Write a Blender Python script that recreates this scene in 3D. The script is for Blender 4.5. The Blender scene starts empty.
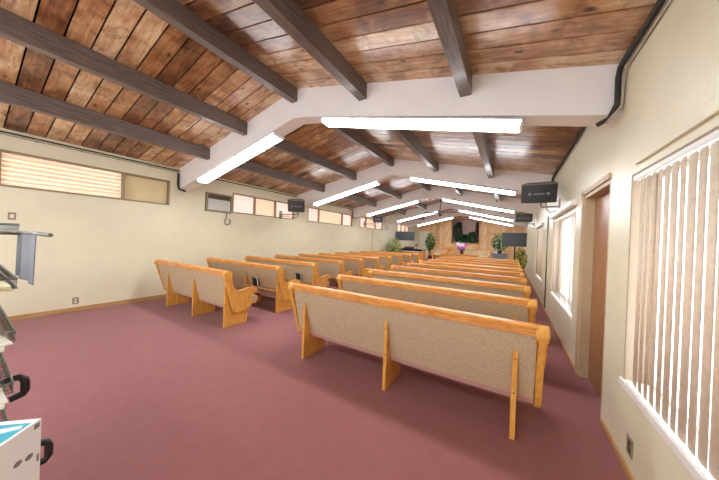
import bpy, bmesh, math, random
from math import sin, cos, pi, radians
from mathutils import Vector, Matrix
random.seed(7)
S = bpy.context.scene
C = S.collection

# ------------------------------------------------------------------ camera
YAW, PITCH, ROLL, FPX = .5471, .0037, .0385, 249.5
fwd = Vector((-sin(YAW)*cos(PITCH), cos(YAW)*cos(PITCH), -sin(PITCH)))
rt = Vector((cos(YAW), sin(YAW), 0)); up = rt.cross(fwd)
R_ = rt*cos(ROLL) + up*sin(ROLL); U_ = up*cos(ROLL) - rt*sin(ROLL)
cam = bpy.data.cameras.new('camera'); co = bpy.data.objects.new('camera', cam); C.objects.link(co)
cam.sensor_width = 36; cam.lens = FPX/719*36; cam.clip_start = .02; cam.clip_end = 200
m = Matrix.Identity(4)
for i in range(3):
    m[i][0] = R_[i]; m[i][1] = U_[i]; m[i][2] = -fwd[i]
m[0][3], m[1][3], m[2][3] = 0, 0, 1.5
co.matrix_world = m
S.camera = co

# ------------------------------------------------------------------ world, sun, exposure
W = bpy.data.worlds.new('sky'); S.world = W; W.use_nodes = True
bg = W.node_tree.nodes['Background']
bg.inputs[0].default_value = (.86, .93, 1, 1); bg.inputs[1].default_value = 2.3
S.view_settings.view_transform = 'Standard'; S.view_settings.look = 'None'
S.view_settings.gamma = 1; S.view_settings.use_curve_mapping = False
S.view_settings.exposure = 1.48
LAMP = 11.0      # fluorescent diffuser strength
S.cycles.use_denoising = True
S.cycles.max_bounces = 10; S.cycles.diffuse_bounces = 6; S.cycles.glossy_bounces = 3
S.cycles.transparent_max_bounces = 8; S.cycles.caustics_reflective = False; S.cycles.caustics_refractive = False
S.cycles.sample_clamp_indirect = 8

# ------------------------------------------------------------------ materials
def lin(c):
    return tuple((v/255/12.92 if v/255 <= .04045 else ((v/255+.055)/1.055)**2.4) for v in c) + (1,)
def base(name):
    M = bpy.data.materials.new(name); M.use_nodes = True
    return M, M.node_tree, M.node_tree.nodes['Principled BSDF']
def node(T, t, **k):
    n = T.nodes.new(t)
    for a, v in k.items():
        if a.startswith('i_'): n.inputs[a[2:].replace('_', ' ')].default_value = v
        else: setattr(n, a, v)
    return n
def mat(name, c, rough=.6, var=.08, scale=8, bump=.1, bscale=120, metal=0, stretch=(1,1,1), coat=0, spec=.5, trans=0):
    M, T, B = base(name)
    tc = node(T, 'ShaderNodeTexCoord'); mp = node(T, 'ShaderNodeMapping'); mp.inputs['Scale'].default_value = stretch
    T.links.new(tc.outputs['Object'], mp.inputs[0])
    n = node(T, 'ShaderNodeTexNoise', i_Scale=scale, i_Detail=4.0); T.links.new(mp.outputs[0], n.inputs[0])
    r = node(T, 'ShaderNodeValToRGB'); e = r.color_ramp.elements
    l = lin(c); e[0].position = .3; e[1].position = .7
    e[0].color = tuple(max(0, v*(1-var)) for v in l[:3])+(1,); e[1].color = tuple(min(1, v*(1+var)) for v in l[:3])+(1,)
    T.links.new(n.outputs['Fac'], r.inputs[0]); T.links.new(r.outputs[0], B.inputs['Base Color'])
    B.inputs['Roughness'].default_value = rough; B.inputs['Metallic'].default_value = metal
    B.inputs['Coat Weight'].default_value = coat; B.inputs['Coat Roughness'].default_value = .15
    B.inputs['Specular IOR Level'].default_value = spec
    if trans:
        B.inputs['Transmission Weight'].default_value = 0
        tl = node(T, 'ShaderNodeBsdfTranslucent'); T.links.new(r.outputs[0], tl.inputs[0])
        mx = node(T, 'ShaderNodeMixShader'); mx.inputs[0].default_value = trans
        T.links.new(B.outputs[0], mx.inputs[1]); T.links.new(tl.outputs[0], mx.inputs[2])
        T.links.new(mx.outputs[0], T.nodes['Material Output'].inputs[0])
    if bump:
        n2 = node(T, 'ShaderNodeTexNoise', i_Scale=bscale, i_Detail=3.0); T.links.new(mp.outputs[0], n2.inputs[0])
        b = node(T, 'ShaderNodeBump', i_Strength=bump, i_Distance=.004)
        T.links.new(n2.outputs['Fac'], b.inputs['Height']); T.links.new(b.outputs[0], B.inputs['Normal'])
    return M
def emis(name, c, s):
    M, T, B = base(name); B.inputs['Base Color'].default_value = lin(c)
    B.inputs['Emission Color'].default_value = lin(c); B.inputs['Emission Strength'].default_value = s
    return M
def carpet():
    M, T, B = base('mauve_carpet')
    tc = node(T, 'ShaderNodeTexCoord')
    n1 = node(T, 'ShaderNodeTexNoise', i_Scale=260.0, i_Detail=2.0)
    n2 = node(T, 'ShaderNodeTexNoise', i_Scale=1.3, i_Detail=3.0)
    n3 = node(T, 'ShaderNodeTexNoise', i_Scale=9.0, i_Detail=4.0)
    for n in (n1, n2, n3): T.links.new(tc.outputs['Object'], n.inputs[0])
    r1 = node(T, 'ShaderNodeValToRGB'); e = r1.color_ramp.elements
    e[0].position = .3; e[1].position = .72; e[0].color = lin((126, 74, 74)); e[1].color = lin((174, 116, 114))
    T.links.new(n1.outputs[0], r1.inputs[0])
    mx = node(T, 'ShaderNodeMix', data_type='RGBA', blend_type='MULTIPLY'); mx.inputs[0].default_value = 1
    r2 = node(T, 'ShaderNodeValToRGB'); e = r2.color_ramp.elements
    e[0].position = .3; e[1].position = .7; e[0].color = (.86, .82, .82, 1); e[1].color = (1, 1, 1, 1)
    ad = node(T, 'ShaderNodeMath', operation='ADD'); ad.use_clamp = True
    h = node(T, 'ShaderNodeMath', operation='MULTIPLY'); h.inputs[1].default_value = .45
    h2 = node(T, 'ShaderNodeMath', operation='MULTIPLY'); h2.inputs[1].default_value = .55
    T.links.new(n2.outputs[0], h.inputs[0]); T.links.new(n3.outputs[0], h2.inputs[0])
    T.links.new(h.outputs[0], ad.inputs[0]); T.links.new(h2.outputs[0], ad.inputs[1])
    T.links.new(ad.outputs[0], r2.inputs[0])
    T.links.new(r1.outputs[0], mx.inputs[6]); T.links.new(r2.outputs[0], mx.inputs[7])
    T.links.new(mx.outputs[2], B.inputs['Base Color'])
    B.inputs['Roughness'].default_value = 1; B.inputs['Specular IOR Level'].default_value = .1
    B.inputs['Sheen Weight'].default_value = .15
    b = node(T, 'ShaderNodeBump', i_Strength=.5, i_Distance=.006)
    T.links.new(n1.outputs[0], b.inputs['Height']); T.links.new(b.outputs[0], B.inputs['Normal'])
    return M
def planks(name, cols, axis, pitch, seg, grain, rough=.36, knots=True, coat=.0):
    """boards lying side by side along `axis`; every board draws its own stain"""
    M, T, B = base(name); L = T.links.new
    tc = node(T, 'ShaderNodeTexCoord'); sp = node(T, 'ShaderNodeSeparateXYZ'); L(tc.outputs['Object'], sp.inputs[0])
    d = node(T, 'ShaderNodeMath', operation='DIVIDE'); d.inputs[1].default_value = pitch; L(sp.outputs[axis], d.inputs[0])
    f = node(T, 'ShaderNodeMath', operation='FLOOR'); L(d.outputs[0], f.inputs[0])
    other = {'Y': 'X', 'X': 'Z'}[axis]
    d2 = node(T, 'ShaderNodeMath', operation='DIVIDE'); d2.inputs[1].default_value = seg; L(sp.outputs[other], d2.inputs[0])
    w0 = node(T, 'ShaderNodeTexWhiteNoise', noise_dimensions='1D'); L(f.outputs[0], w0.inputs['W'])
    a = node(T, 'ShaderNodeMath', operation='ADD'); L(d2.outputs[0], a.inputs[0]); L(w0.outputs['Value'], a.inputs[1])
    f2 = node(T, 'ShaderNodeMath', operation='FLOOR'); L(a.outputs[0], f2.inputs[0])
    cb = node(T, 'ShaderNodeCombineXYZ'); L(f.outputs[0], cb.inputs[0]); L(f2.outputs[0], cb.inputs[1])
    w = node(T, 'ShaderNodeTexWhiteNoise', noise_dimensions='2D'); L(cb.outputs[0], w.inputs['Vector'])
    off = node(T, 'ShaderNodeVectorMath', operation='SCALE'); off.inputs['Scale'].default_value = 30; L(w.outputs['Color'], off.inputs[0])
    ad = node(T, 'ShaderNodeVectorMath', operation='ADD'); L(tc.outputs['Object'], ad.inputs[0]); L(off.outputs[0], ad.inputs[1])
    mp = node(T, 'ShaderNodeMapping'); mp.inputs['Scale'].default_value = grain; L(ad.outputs[0], mp.inputs[0])
    g = node(T, 'ShaderNodeTexNoise', i_Scale=3.0, i_Detail=6.0, i_Roughness=.6, i_Distortion=.8); L(mp.outputs[0], g.inputs[0])
    big = node(T, 'ShaderNodeTexNoise', i_Scale=2.2, i_Detail=3.0); L(ad.outputs[0], big.inputs[0])
    # value = board random*.4 + grain*.35 + blotch*.25
    def mul(o, k):
        n = node(T, 'ShaderNodeMath', operation='MULTIPLY'); n.inputs[1].default_value = k; L(o, n.inputs[0]); return n.outputs[0]
    def add(o, p):
        n = node(T, 'ShaderNodeMath', operation='ADD'); L(o, n.inputs[0]); L(p, n.inputs[1]); return n.outputs[0]
    v = add(add(mul(w.outputs['Value'], .26), mul(g.outputs[0], .42)), mul(big.outputs[0], .5))
    r = node(T, 'ShaderNodeValToRGB'); e = r.color_ramp.elements
    e[0].position = .4; e[1].position = .8; e[0].color = lin(cols[0]); e[1].color = lin(cols[-1])
    for i, c in enumerate(cols[1:-1]):
        k = e.new(.4+.4*(i+1)/(len(cols)-1)); k.color = lin(c)
    L(v, r.inputs[0]); out = r.outputs[0]
    if knots:
        mk = node(T, 'ShaderNodeMapping'); mk.inputs['Scale'].default_value = (1.0, 1.9, 1.0); L(ad.outputs[0], mk.inputs[0])
        vo = node(T, 'ShaderNodeTexVoronoi', i_Scale=2.6); L(mk.outputs[0], vo.inputs[0])
        kr = node(T, 'ShaderNodeValToRGB'); e = kr.color_ramp.elements
        e[0].position = .05; e[0].color = (.16, .1, .07, 1); e[1].position = .13; e[1].color = (1, 1, 1, 1)
        L(vo.outputs['Distance'], kr.inputs[0])
        mx = node(T, 'ShaderNodeMix', data_type='RGBA', blend_type='MULTIPLY'); mx.inputs[0].default_value = 1
        L(out, mx.inputs[6]); L(kr.outputs[0], mx.inputs[7]); out = mx.outputs[2]
    if knots:
        sm = node(T, 'ShaderNodeTexNoise', i_Scale=3.4, i_Detail=5.0, i_Roughness=.65, i_Distortion=1.2); L(ad.outputs[0], sm.inputs[0])
        sr = node(T, 'ShaderNodeValToRGB'); e = sr.color_ramp.elements
        e[0].position = .36; e[0].color = (.5, .4, .34, 1); e[1].position = .52; e[1].color = (1, 1, 1, 1)
        L(sm.outputs[0], sr.inputs[0])
        m3 = node(T, 'ShaderNodeMix', data_type='RGBA', blend_type='MULTIPLY'); m3.inputs[0].default_value = .85
        L(out, m3.inputs[6]); L(sr.outputs[0], m3.inputs[7]); out = m3.outputs[2]
    L(out, B.inputs['Base Color']); B.inputs['Roughness'].default_value = rough
    B.inputs['Coat Weight'].default_value = coat; B.inputs['Coat Roughness'].default_value = .25
    b = node(T, 'ShaderNodeBump', i_Strength=.12, i_Distance=.004); L(g.outputs[0], b.inputs['Height']); L(b.outputs[0], B.inputs['Normal'])
    return M
def oak(name, dark, light, stretch=(2, 14, 14), rough=.38):
    M, T, B = base(name); L = T.links.new
    tc = node(T, 'ShaderNodeTexCoord'); mp = node(T, 'ShaderNodeMapping'); mp.inputs['Scale'].default_value = stretch
    L(tc.outputs['Object'], mp.inputs[0])
    g = node(T, 'ShaderNodeTexNoise', i_Scale=3.0, i_Detail=7.0, i_Roughness=.62, i_Distortion=1.0); L(mp.outputs[0], g.inputs[0])
    r = node(T, 'ShaderNodeValToRGB'); e = r.color_ramp.elements
    e[0].position = .32; e[1].position = .68; e[0].color = lin(dark); e[1].color = lin(light)
    L(g.outputs[0], r.inputs[0]); L(r.outputs[0], B.inputs['Base Color']); B.inputs['Roughness'].default_value = rough
    B.inputs['Coat Weight'].default_value = .25; B.inputs['Coat Roughness'].default_value = .2
    b = node(T, 'ShaderNodeBump', i_Strength=.08, i_Distance=.002); L(g.outputs[0], b.inputs['Height']); L(b.outputs[0], B.inputs['Normal'])
    return M
def tweed(name, a, b_):
    M, T, B = base(name); L = T.links.new
    tc = node(T, 'ShaderNodeTexCoord')
    n = node(T, 'ShaderNodeTexNoise', i_Scale=95.0, i_Detail=3.0, i_Roughness=.7); L(tc.outputs['Object'], n.inputs[0])
    r = node(T, 'ShaderNodeValToRGB'); e = r.color_ramp.elements
    e[0].position = .36; e[1].position = .66; e[0].color = lin(a); e[1].color = lin(b_)
    L(n.outputs[0], r.inputs[0]); L(r.outputs[0], B.inputs['Base Color'])
    B.inputs['Roughness'].default_value = .95; B.inputs['Specular IOR Level'].default_value = .2
    b = node(T, 'ShaderNodeBump', i_Strength=.25, i_Distance=.003); L(n.outputs[0], b.inputs['Height']); L(b.outputs[0], B.inputs['Normal'])
    return M

M = dict(
    cream=mat('cream_plaster', (226, 219, 190), .55, .04, 2, .25, 40),
    cream2=mat('cream_paint_right', (228, 222, 194), .35, .04, 3, .35, 30),
    white=mat('white_truss_paint', (238, 234, 232), .6, .03, 2, .1, 60),
    beam=oak('dark_beam_stain', (84, 72, 66), (124, 110, 102), (18, 1.2, 18), .45),
    carpet=carpet(),
    ceil=planks('stained_pine_ceiling', [(78, 44, 26), (146, 96, 58), (192, 144, 98), (228, 200, 160)], 'Y', .2, 100, (1.2, 9, 1.2), .28, True, .6),
    gap=mat('dark_board_gap', (28, 17, 12), .9),
    panel=planks('light_pine_panelling', [(206, 150, 98), (226, 178, 124), (238, 198, 146), (244, 212, 166)], 'X', .2, 9, (9, 9, .8), .5, False),
    oak=oak('honey_oak', (204, 138, 58), (238, 180, 92)),
    oakv=oak('honey_oak_upright', (206, 140, 56), (240, 182, 90), (14, 14, 2)),
    oakr=oak('orange_oak_rail', (196, 122, 54), (234, 166, 84)),
    tweed=tweed('taupe_tweed', (176, 152, 124), (206, 184, 152)),
    pinkb=mat('mauve_back_board', (186, 140, 132), .8, .05),
    doorw=oak('brown_door_veneer', (132, 86, 50), (172, 118, 74), (10, 10, 1.2), .3),
    jamb=mat('brown_grey_jamb', (158, 136, 112), .5, .05),
    tan=mat('tan_jamb_paint', (196, 172, 138), .5, .05),
    woodtrim=oak('tan_wood_trim', (168, 122, 74), (204, 162, 108), (10, 1, 10), .5),
    blind=mat('off_white_blind_vinyl', (224, 208, 188), .6, .08, 30, .2, 200, trans=.24),
    rail=mat('white_painted_metal', (236, 234, 228), .4, .03),
    peach=mat('peach_louvre', (240, 222, 204), .5, .08, 4, .1, 60, stretch=(1, .3, 6), trans=.45),
    peach2=mat('pink_louvre', (242, 224, 216), .5, .08, 4, .1, 60, stretch=(1, .3, 6), trans=.5),
    beige=mat('beige_frosted_panel', (206, 190, 156), .5, .05, 4, .1, 60, trans=.3),
    bronze=mat('bronze_window_frame', (150, 132, 104), .5, .05, metal=.2),
    dbronze=mat('dark_bronze_frame', (96, 78, 58), .5, .05, metal=.2),
    black=mat('black_plastic', (26, 27, 29), .35, .1, 20, .1),
    spk=mat('charcoal_speaker_cabinet', (58, 60, 64), .5, .08, 20, .2, 200),
    spktop=mat('dusty_grey_speaker_top', (150, 142, 126), .7, .08),
    screen=mat('dark_tv_screen', (58, 66, 70), .3, .03, 3, 0, spec=.3),
    metal=mat('grey_metal', (150, 152, 152), .3, .05, metal=.8),
    wire=mat('grey_wire', (120, 120, 112), .35, .05, metal=.7),
    housing=mat('lamp_housing', (206, 204, 200), .4, .02),
    lamp=emis('fluorescent_diffuser', (246, 250, 255), LAMP),
    cable=mat('black_cable', (44, 40, 36), .6),
    cable2=mat('light_conduit', (176, 166, 146), .5),
    leaf=mat('green_leaf', (58, 118, 44), .5, .35, 6, .1, trans=.25),
    leafd=mat('dark_green_leaf', (34, 74, 48), .5, .4, 5, .1, trans=.15),
    leafy=mat('variegated_leaf', (168, 186, 104), .5, .4, 9, .1, trans=.25),
    leafp=mat('dusky_leaf', (120, 104, 112), .6, .3, 5, .1, trans=.15),
    yellow=mat('yellow_petal', (238, 190, 84), .5, .2, trans=.3),
    orange=mat('orange_petal', (220, 130, 48), .6, .2, trans=.2),
    magenta=mat('magenta_petal', (196, 84, 176), .5, .1, trans=.3),
    whitep=mat('white_petal', (246, 236, 246), .5, .03, trans=.3),
    stem=mat('brown_stem', (92, 70, 44), .8, .2),
    pot=mat('terracotta_pot', (112, 74, 56), .7, .1),
    greybox=mat('blue_grey_box', (112, 122, 134), .6, .05),
    niche=mat('mauve_niche_curtain', (214, 184, 170), .9, .1, 3, .3, 20, stretch=(6, 6, .3)),
    plate=mat('grey_cover_plate', (150, 136, 112), .4, .05, metal=.3),
    plated=mat('dark_socket', (50, 42, 34), .4),
    platew=mat('white_plate', (232, 226, 210), .4),
    card=mat('white_carton', (232, 230, 226), .5, .02, 6, .05),
    teal=mat('teal_print', (72, 168, 184), .5, .03),
    lilac=mat('pale_lilac_print', (222, 226, 236), .5, .03),
    grey=mat('grey_print', (120, 120, 124), .5, .03),
    navy=mat('navy_sheet', (44, 48, 66), .35, .15, 6),
    slate=mat('slate_sheet', (96, 96, 108), .35, .08, 6),
    tray=mat('grey_green_tray', (150, 152, 136), .4, .15, 20, .1, metal=.2),
    paper1=mat('cream_leaflet', (226, 214, 176), .6, .1, 30),
    paper2=mat('yellow_leaflet', (228, 184, 92), .6, .1, 30),
    paper3=mat('aqua_leaflet', (150, 196, 192), .6, .1, 30),
    book=mat('black_hymnal_cover', (38, 36, 38), .5),
    pages=mat('white_page_block', (232, 228, 214), .8),
    acm=mat('white_ac_grille', (206, 206, 198), .4, .05),
    acd=mat('brown_ac_louvre', (104, 92, 74), .5),
    brass=mat('brass', (176, 140, 70), .3, .05, metal=.9),
    wtdoor=mat('white_door_paint', (232, 232, 214), .5, .02),
)
def glassmat():
    Mt, T, B = base('clear_glass')
    B.inputs['Base Color'].default_value = (.95, .98, .97, 1); B.inputs['Roughness'].default_value = .02
    tr = node(T, 'ShaderNodeBsdfTransparent'); gl = node(T, 'ShaderNodeBsdfGlossy'); gl.inputs['Roughness'].default_value = .03
    mx = node(T, 'ShaderNodeMixShader'); mx.inputs[0].default_value = .06
    T.links.new(tr.outputs[0], mx.inputs[1]); T.links.new(gl.outputs[0], mx.inputs[2]); T.links.new(mx.outputs[0], T.nodes['Material Output'].inputs[0])
    return Mt
M['glass'] = glassmat()

# ------------------------------------------------------------------ mesh builders
class MB:
    def __init__(s): s.b = bmesh.new(); s.mats = [None]
    def mi(s, m):
        if m is None: return 0
        if m not in s.mats: s.mats.append(m)
        return s.mats.index(m)
    def box(s, x0, y0, z0, x1, y1, z1, bev=0, mtx=None, m=None):
        t = bmesh.new(); bmesh.ops.create_cube(t, size=1)
        for v in t.verts: v.co = Vector(((x0+x1)/2+v.co.x*(x1-x0), (y0+y1)/2+v.co.y*(y1-y0), (z0+z1)/2+v.co.z*(z1-z0)))
        if bev: bmesh.ops.bevel(t, geom=t.edges[:], offset=bev, segments=2, affect='EDGES', profile=.6)
        return s.add(t, mtx, m)
    def add(s, t, mtx=None, m=None, smooth=False):
        if mtx is not None: bmesh.ops.transform(t, matrix=mtx, verts=t.verts[:])
        bmesh.ops.recalc_face_normals(t, faces=t.faces[:])
        i = s.mi(m); vs = [s.b.verts.new(v.co) for v in t.verts]; t.verts.index_update()
        for f in t.faces:
            try: nf = s.b.faces.new([vs[v.index] for v in f.verts])
            except ValueError: continue
            nf.material_index = i; nf.smooth = smooth or f.smooth
        t.free(); return s
    def prism(s, pts, axis, a, b, bev=0, mtx=None, m=None, smooth=False):
        """closed 2D outline extruded along axis from a to b. axis x: pts=(y,z); y: (x,z); z: (x,y)"""
        t = bmesh.new()
        def P(p, q): return {'x': (q, p[0], p[1]), 'y': (p[0], q, p[1]), 'z': (p[0], p[1], q)}[axis]
        A = [t.verts.new(P(p, a)) for p in pts]; Bv = [t.verts.new(P(p, b)) for p in pts]
        t.faces.new(A); t.faces.new(Bv[::-1]); n = len(pts)
        for i in range(n):
            f = t.faces.new((A[i], Bv[i], Bv[(i+1) % n], A[(i+1) % n])); f.smooth = smooth
        bmesh.ops.recalc_face_normals(t, faces=t.faces[:])
        if bev:
            es = [e for e in t.edges if (e.verts[0] in A) == (e.verts[1] in A)]
            bmesh.ops.bevel(t, geom=es, offset=bev, segments=2, affect='EDGES', profile=.6)
        return s.add(t, mtx, m)
    def tube(s, pts, r, n=8, m=None, smooth=True, cap=True):
        t = bmesh.new(); pts = [Vector(p) for p in pts]; rings = []
        rr = r if isinstance(r, (list, tuple)) else [r]*len(pts)
        prev = None
        for i, p in enumerate(pts):
            d = (pts[min(i+1, len(pts)-1)]-pts[max(i-1, 0)]).normalized()
            if prev is None: prev = d.orthogonal().normalized()
            u = (prev-d*prev.dot(d))
            u = u.normalized() if u.length > 1e-6 else d.orthogonal().normalized()
            prev = u; w = d.cross(u)
            rings.append([t.verts.new(p+(u*cos(2*pi*k/n)+w*sin(2*pi*k/n))*rr[i]) for k in range(n)])
        for a, b in zip(rings, rings[1:]):
            for k in range(n):
                f = t.faces.new((a[k], a[(k+1) % n], b[(k+1) % n], b[k])); f.smooth = smooth
        if cap: t.faces.new(rings[0][::-1]); t.faces.new(rings[-1])
        return s.add(t, None, m)
    def lathe(s, prof, c=(0, 0, 0), n=20, m=None, mtx=None):
        t = bmesh.new(); rings = []
        for r, z in prof:
            rings.append([t.verts.new((c[0]+r*cos(2*pi*k/n), c[1]+r*sin(2*pi*k/n), c[2]+z)) for k in range(n)])
        for a, b in zip(rings, rings[1:]):
            for k in range(n):
                f = t.faces.new((a[k], a[(k+1) % n], b[(k+1) % n], b[k])); f.smooth = True
        t.faces.new(rings[0][::-1]); t.faces.new(rings[-1])
        return s.add(t, mtx, m)
    def leaf(s, p, d, nrm, L, wd, m=None):
        d = Vector(d).normalized(); n = Vector(nrm); sd = d.cross(n)
        sd = sd.normalized() if sd.length > 1e-5 else d.orthogonal().normalized()
        u = sd.cross(d).normalized(); p = Vector(p)
        a = s.b.verts.new(p); mid = s.b.verts.new(p+d*L*.5-u*L*.05); tip = s.b.verts.new(p+d*L-u*L*.22)
        l = s.b.verts.new(p+d*L*.45+sd*wd*.5+u*L*.08); r = s.b.verts.new(p+d*L*.45-sd*wd*.5+u*L*.08)
        i = s.mi(m)
        for q in ((a, mid, l), (l, mid, tip), (a, r, mid), (mid, r, tip)):
            f = s.b.faces.new(q); f.material_index = i
    def obj(s, name, m=None, parent=None, loc=None):
        me = bpy.data.meshes.new(name)
        if loc is not None:
            bmesh.ops.translate(s.b, vec=-Vector(loc), verts=s.b.verts[:])
        s.b.to_mesh(me); s.b.free()
        for q in s.mats:
            me.materials.append(M[m if q is None else q])
        o = bpy.data.objects.new(name, me); C.objects.link(o)
        if parent is not None: o.parent = parent
        if loc is not None: o.location = loc
        return o
def tag(o, label, cat, group=None, kind=None):
    o['label'] = label; o['category'] = cat
    if group: o['group'] = group
    if kind: o['kind'] = kind
    return o
def thing(name, label, cat, loc=(0, 0, 0), rz=0, group=None):
    o = bpy.data.objects.new(name, None); C.objects.link(o); o.location = loc; o.rotation_euler = (0, 0, rz)
    o.empty_display_size = .1
    return tag(o, label, cat, group)
def struct(name, mb, m, loc=None, label=None):
    o = mb.obj(name, m, None, loc); o['kind'] = 'structure'
    if label: o['label'] = label
    return o
def sthing(name, loc, label=None):
    o = bpy.data.objects.new(name, None); C.objects.link(o); o.location = loc; o['kind'] = 'structure'
    if label: o['label'] = label
    return o
def dup(root, loc, label, rz=None):
    r = root.copy(); C.objects.link(r); r.location = loc; r['label'] = label
    if rz is not None: r.rotation_euler = (0, 0, rz)
    for ch in list(root.children):
        c = ch.copy(); C.objects.link(c); c.parent = r
        for g in list(ch.children):
            d = g.copy(); C.objects.link(d); d.parent = c
    return r

# ------------------------------------------------------------------ room constants
XL, XR, XM = -6.69, .718, -2.97         # side walls, ridge
YB, YF = -2.4, 20.8                      # wall behind the camera, far wall
ZL, ZR, ZK = 2.96, 2.98, 3.81            # ceiling at left wall, right wall, ridge
def zc(x): return ZK-(ZK-ZL)*(XM-x)/(XM-XL) if x < XM else ZK-(ZK-ZR)*(x-XM)/(XR-XM)
T1, TS, TW, TH = 2.77, 3.73, .24, .455   # first truss, spacing, width, depth

# floor (two layers: slab + carpet)
b = MB(); b.box(XL-.3, YB-.3, -.12, XR+.3, YF+.3, 0); struct('floor', b, 'carpet', label='mauve red carpet floor')

# walls with openings
def wall_x(name, x0, x1, openings, m, ztop):
    b = MB(); y = YB-.2
    for (a, c, z0, z1) in sorted(openings):
        b.box(x0, y, 0, x1, a, ztop); b.box(x0, a, 0, x1, c, z0) if z0 > 0 else None; b.box(x0, a, z1, x1, c, ztop); y = c
    b.box(x0, y, 0, x1, YF+.2, ztop)
    return struct(name, b, m)
LW = [(-.35, 2.59), (4.09, 6.41), (7.11, 10.22), (10.95, 13.6), (15.9, 18.1)]
LO = [(a, c, 2.10, 2.66) for a, c in LW] + [(3.36, 4.07, 2.07, 2.56)]
wall_x('wall_left', XL-.16, XL, LO, 'cream', ZL+.03)
RWN = [(.25, 2.53, .56, 2.03), (4.33, 6.45, .56, 2.05), (8.25, 10.0, .56, 2.05)]
DO = (2.97, 3.87, 0, 2.11)
wall_x('wall_right', XR, XR+.2, RWN+[DO], 'cream2', ZR+.03)
GX0, GX1, GZ0, GZ1 = -5.9, .1, .9, 2.6  # opening for a made-up rear window, added to let in fill light
b = MB()
b.box(XL-.2, YB-.2, 0, GX0, YB, ZL); b.box(GX1, YB-.2, 0, XR+.2, YB, ZL); b.box(GX0, YB-.2, 0, GX1, YB, GZ0); b.box(GX0, YB-.2, GZ1, GX1, YB, ZL)
b.prism([(XL-.2, ZL), (XR+.2, ZL), (XR+.2, ZR+.04), (XM, ZK+.04), (XL-.2, ZL+.04)], 'y', YB-.2, YB); struct('wall_back', b, 'cream')
w = sthing('window_9', (GX0, YB, GZ0), 'wide unseen window added behind the viewer for fill light')
b = MB(); L_, H_ = GX1-GX0, GZ1-GZ0
b.box(0, -.14, 0, L_, -.06, .06); b.box(0, -.14, H_-.06, L_, -.06, H_)
for k in range(5): x_ = (L_-.06)*k/4; b.box(x_, -.14, .06, x_+.06, -.06, H_-.06)
b.obj('window_frame', 'rail', w)
b = MB()
for k in range(4): x_ = (L_-.06)*k/4; b.box(x_+.06, -.105, .06, x_+(L_-.06)/4, -.1, H_-.06)
b.obj('pane', 'glass', w)
# far wall with a niche opening
NX0, NX1, NZ0, NZ1 = -4.08, -2.12, 1.5, 3.42
b = MB()
b.prism([(XL-.2, 0), (NX0, 0), (NX0, zc(NX0)+.04), (XL-.2, ZL)], 'y', YF, YF+.1)
b.prism([(NX1, 0), (XR+.2, 0), (XR+.2, ZR+.04), (NX1, zc(NX1)+.04)], 'y', YF, YF+.1)
b.box(NX0, YF, 0, NX1, YF+.1, NZ0)
b.prism([(NX0, NZ1), (NX1, NZ1), (NX1, zc(NX1)+.04), (XM, ZK+.04), (NX0, zc(NX0)+.04)], 'y', YF, YF+.1)
struct('wall_far', b, 'panel', label='pine panelled far wall with a recessed niche')

for (x0_, y0_, z0_, x1_, y1_, z1_, nm) in ((NX0, YF+.75, NZ0-.05, NX1, YF+.8, NZ1+.05, 'wall_niche_back'), (NX0-.05, YF+.1, NZ0-.05, NX0, YF+.8, NZ1+.05, 'wall_niche_left'), (NX1, YF+.1, NZ0-.05, NX1+.05, YF+.8, NZ1+.05, 'wall_niche_right'), (NX0, YF+.1, NZ0-.05, NX1, YF+.75, NZ0, 'wall_niche_bottom'), (NX0, YF+.1, NZ1, NX1, YF+.75, NZ1+.05, 'wall_niche_top')):
    b = MB(); b.box(x0_, y0_, z0_, x1_, y1_, z1_); struct(nm, b, 'niche')
# ceiling: separate boards with open joints under a dark deck
b = MB()
y = YB
gap = .008
sl = math.atan2(ZK-ZL, XM-XL)
while y < YF:
    y1 = min(y+.2-gap, YF)
    b.prism([(XL-.1, zc(XL)-.0), (XM, ZK), (XM, ZK+.02), (XL-.1, ZL+.02)], 'y', y+gap, y1, bev=0)
    b.prism([(XM, ZK), (XR+.1, ZR-.02), (XR+.1, ZR+.0), (XM, ZK+.02)], 'y', y+gap, y1)
    y += .2
b.prism([(XL-.3, ZL+.02), (XM, ZK+.02), (XM, ZK+.14), (XL-.3, ZL+.14)], 'y', YB-.3, YF+.3, m='gap')
b.prism([(XM, ZK+.02), (XR+.3, ZR), (XR+.3, ZR+.14), (XM, ZK+.14)], 'y', YB-.3, YF+.3, m='gap')
struct('ceiling', b, 'ceil', label='stained pine board ceiling')

# white trusses across the room
trim = [0]
def nt(): trim[0] += 1; return 'trim_%d' % trim[0]
def truss(y):
    b = MB(); k = .0
    zb = lambda x: zc(x)-TH+.02*(abs(x-XM) < .1)
    b.prism([(XL, ZL+.03), (XM, ZK+.02), (XR, ZR+.0), (XR, ZR-.41), (XM+.32, zc(XM+.32)-TH+.02), (XM-.02, ZK-TH), (XL, ZL-.47)], 'y', y, y+TW, bev=0)
    struct(nt(), b, 'white', label='white boxed truss beam spanning the room')
for k in range(-1, 5): truss(T1+TS*k)
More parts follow.
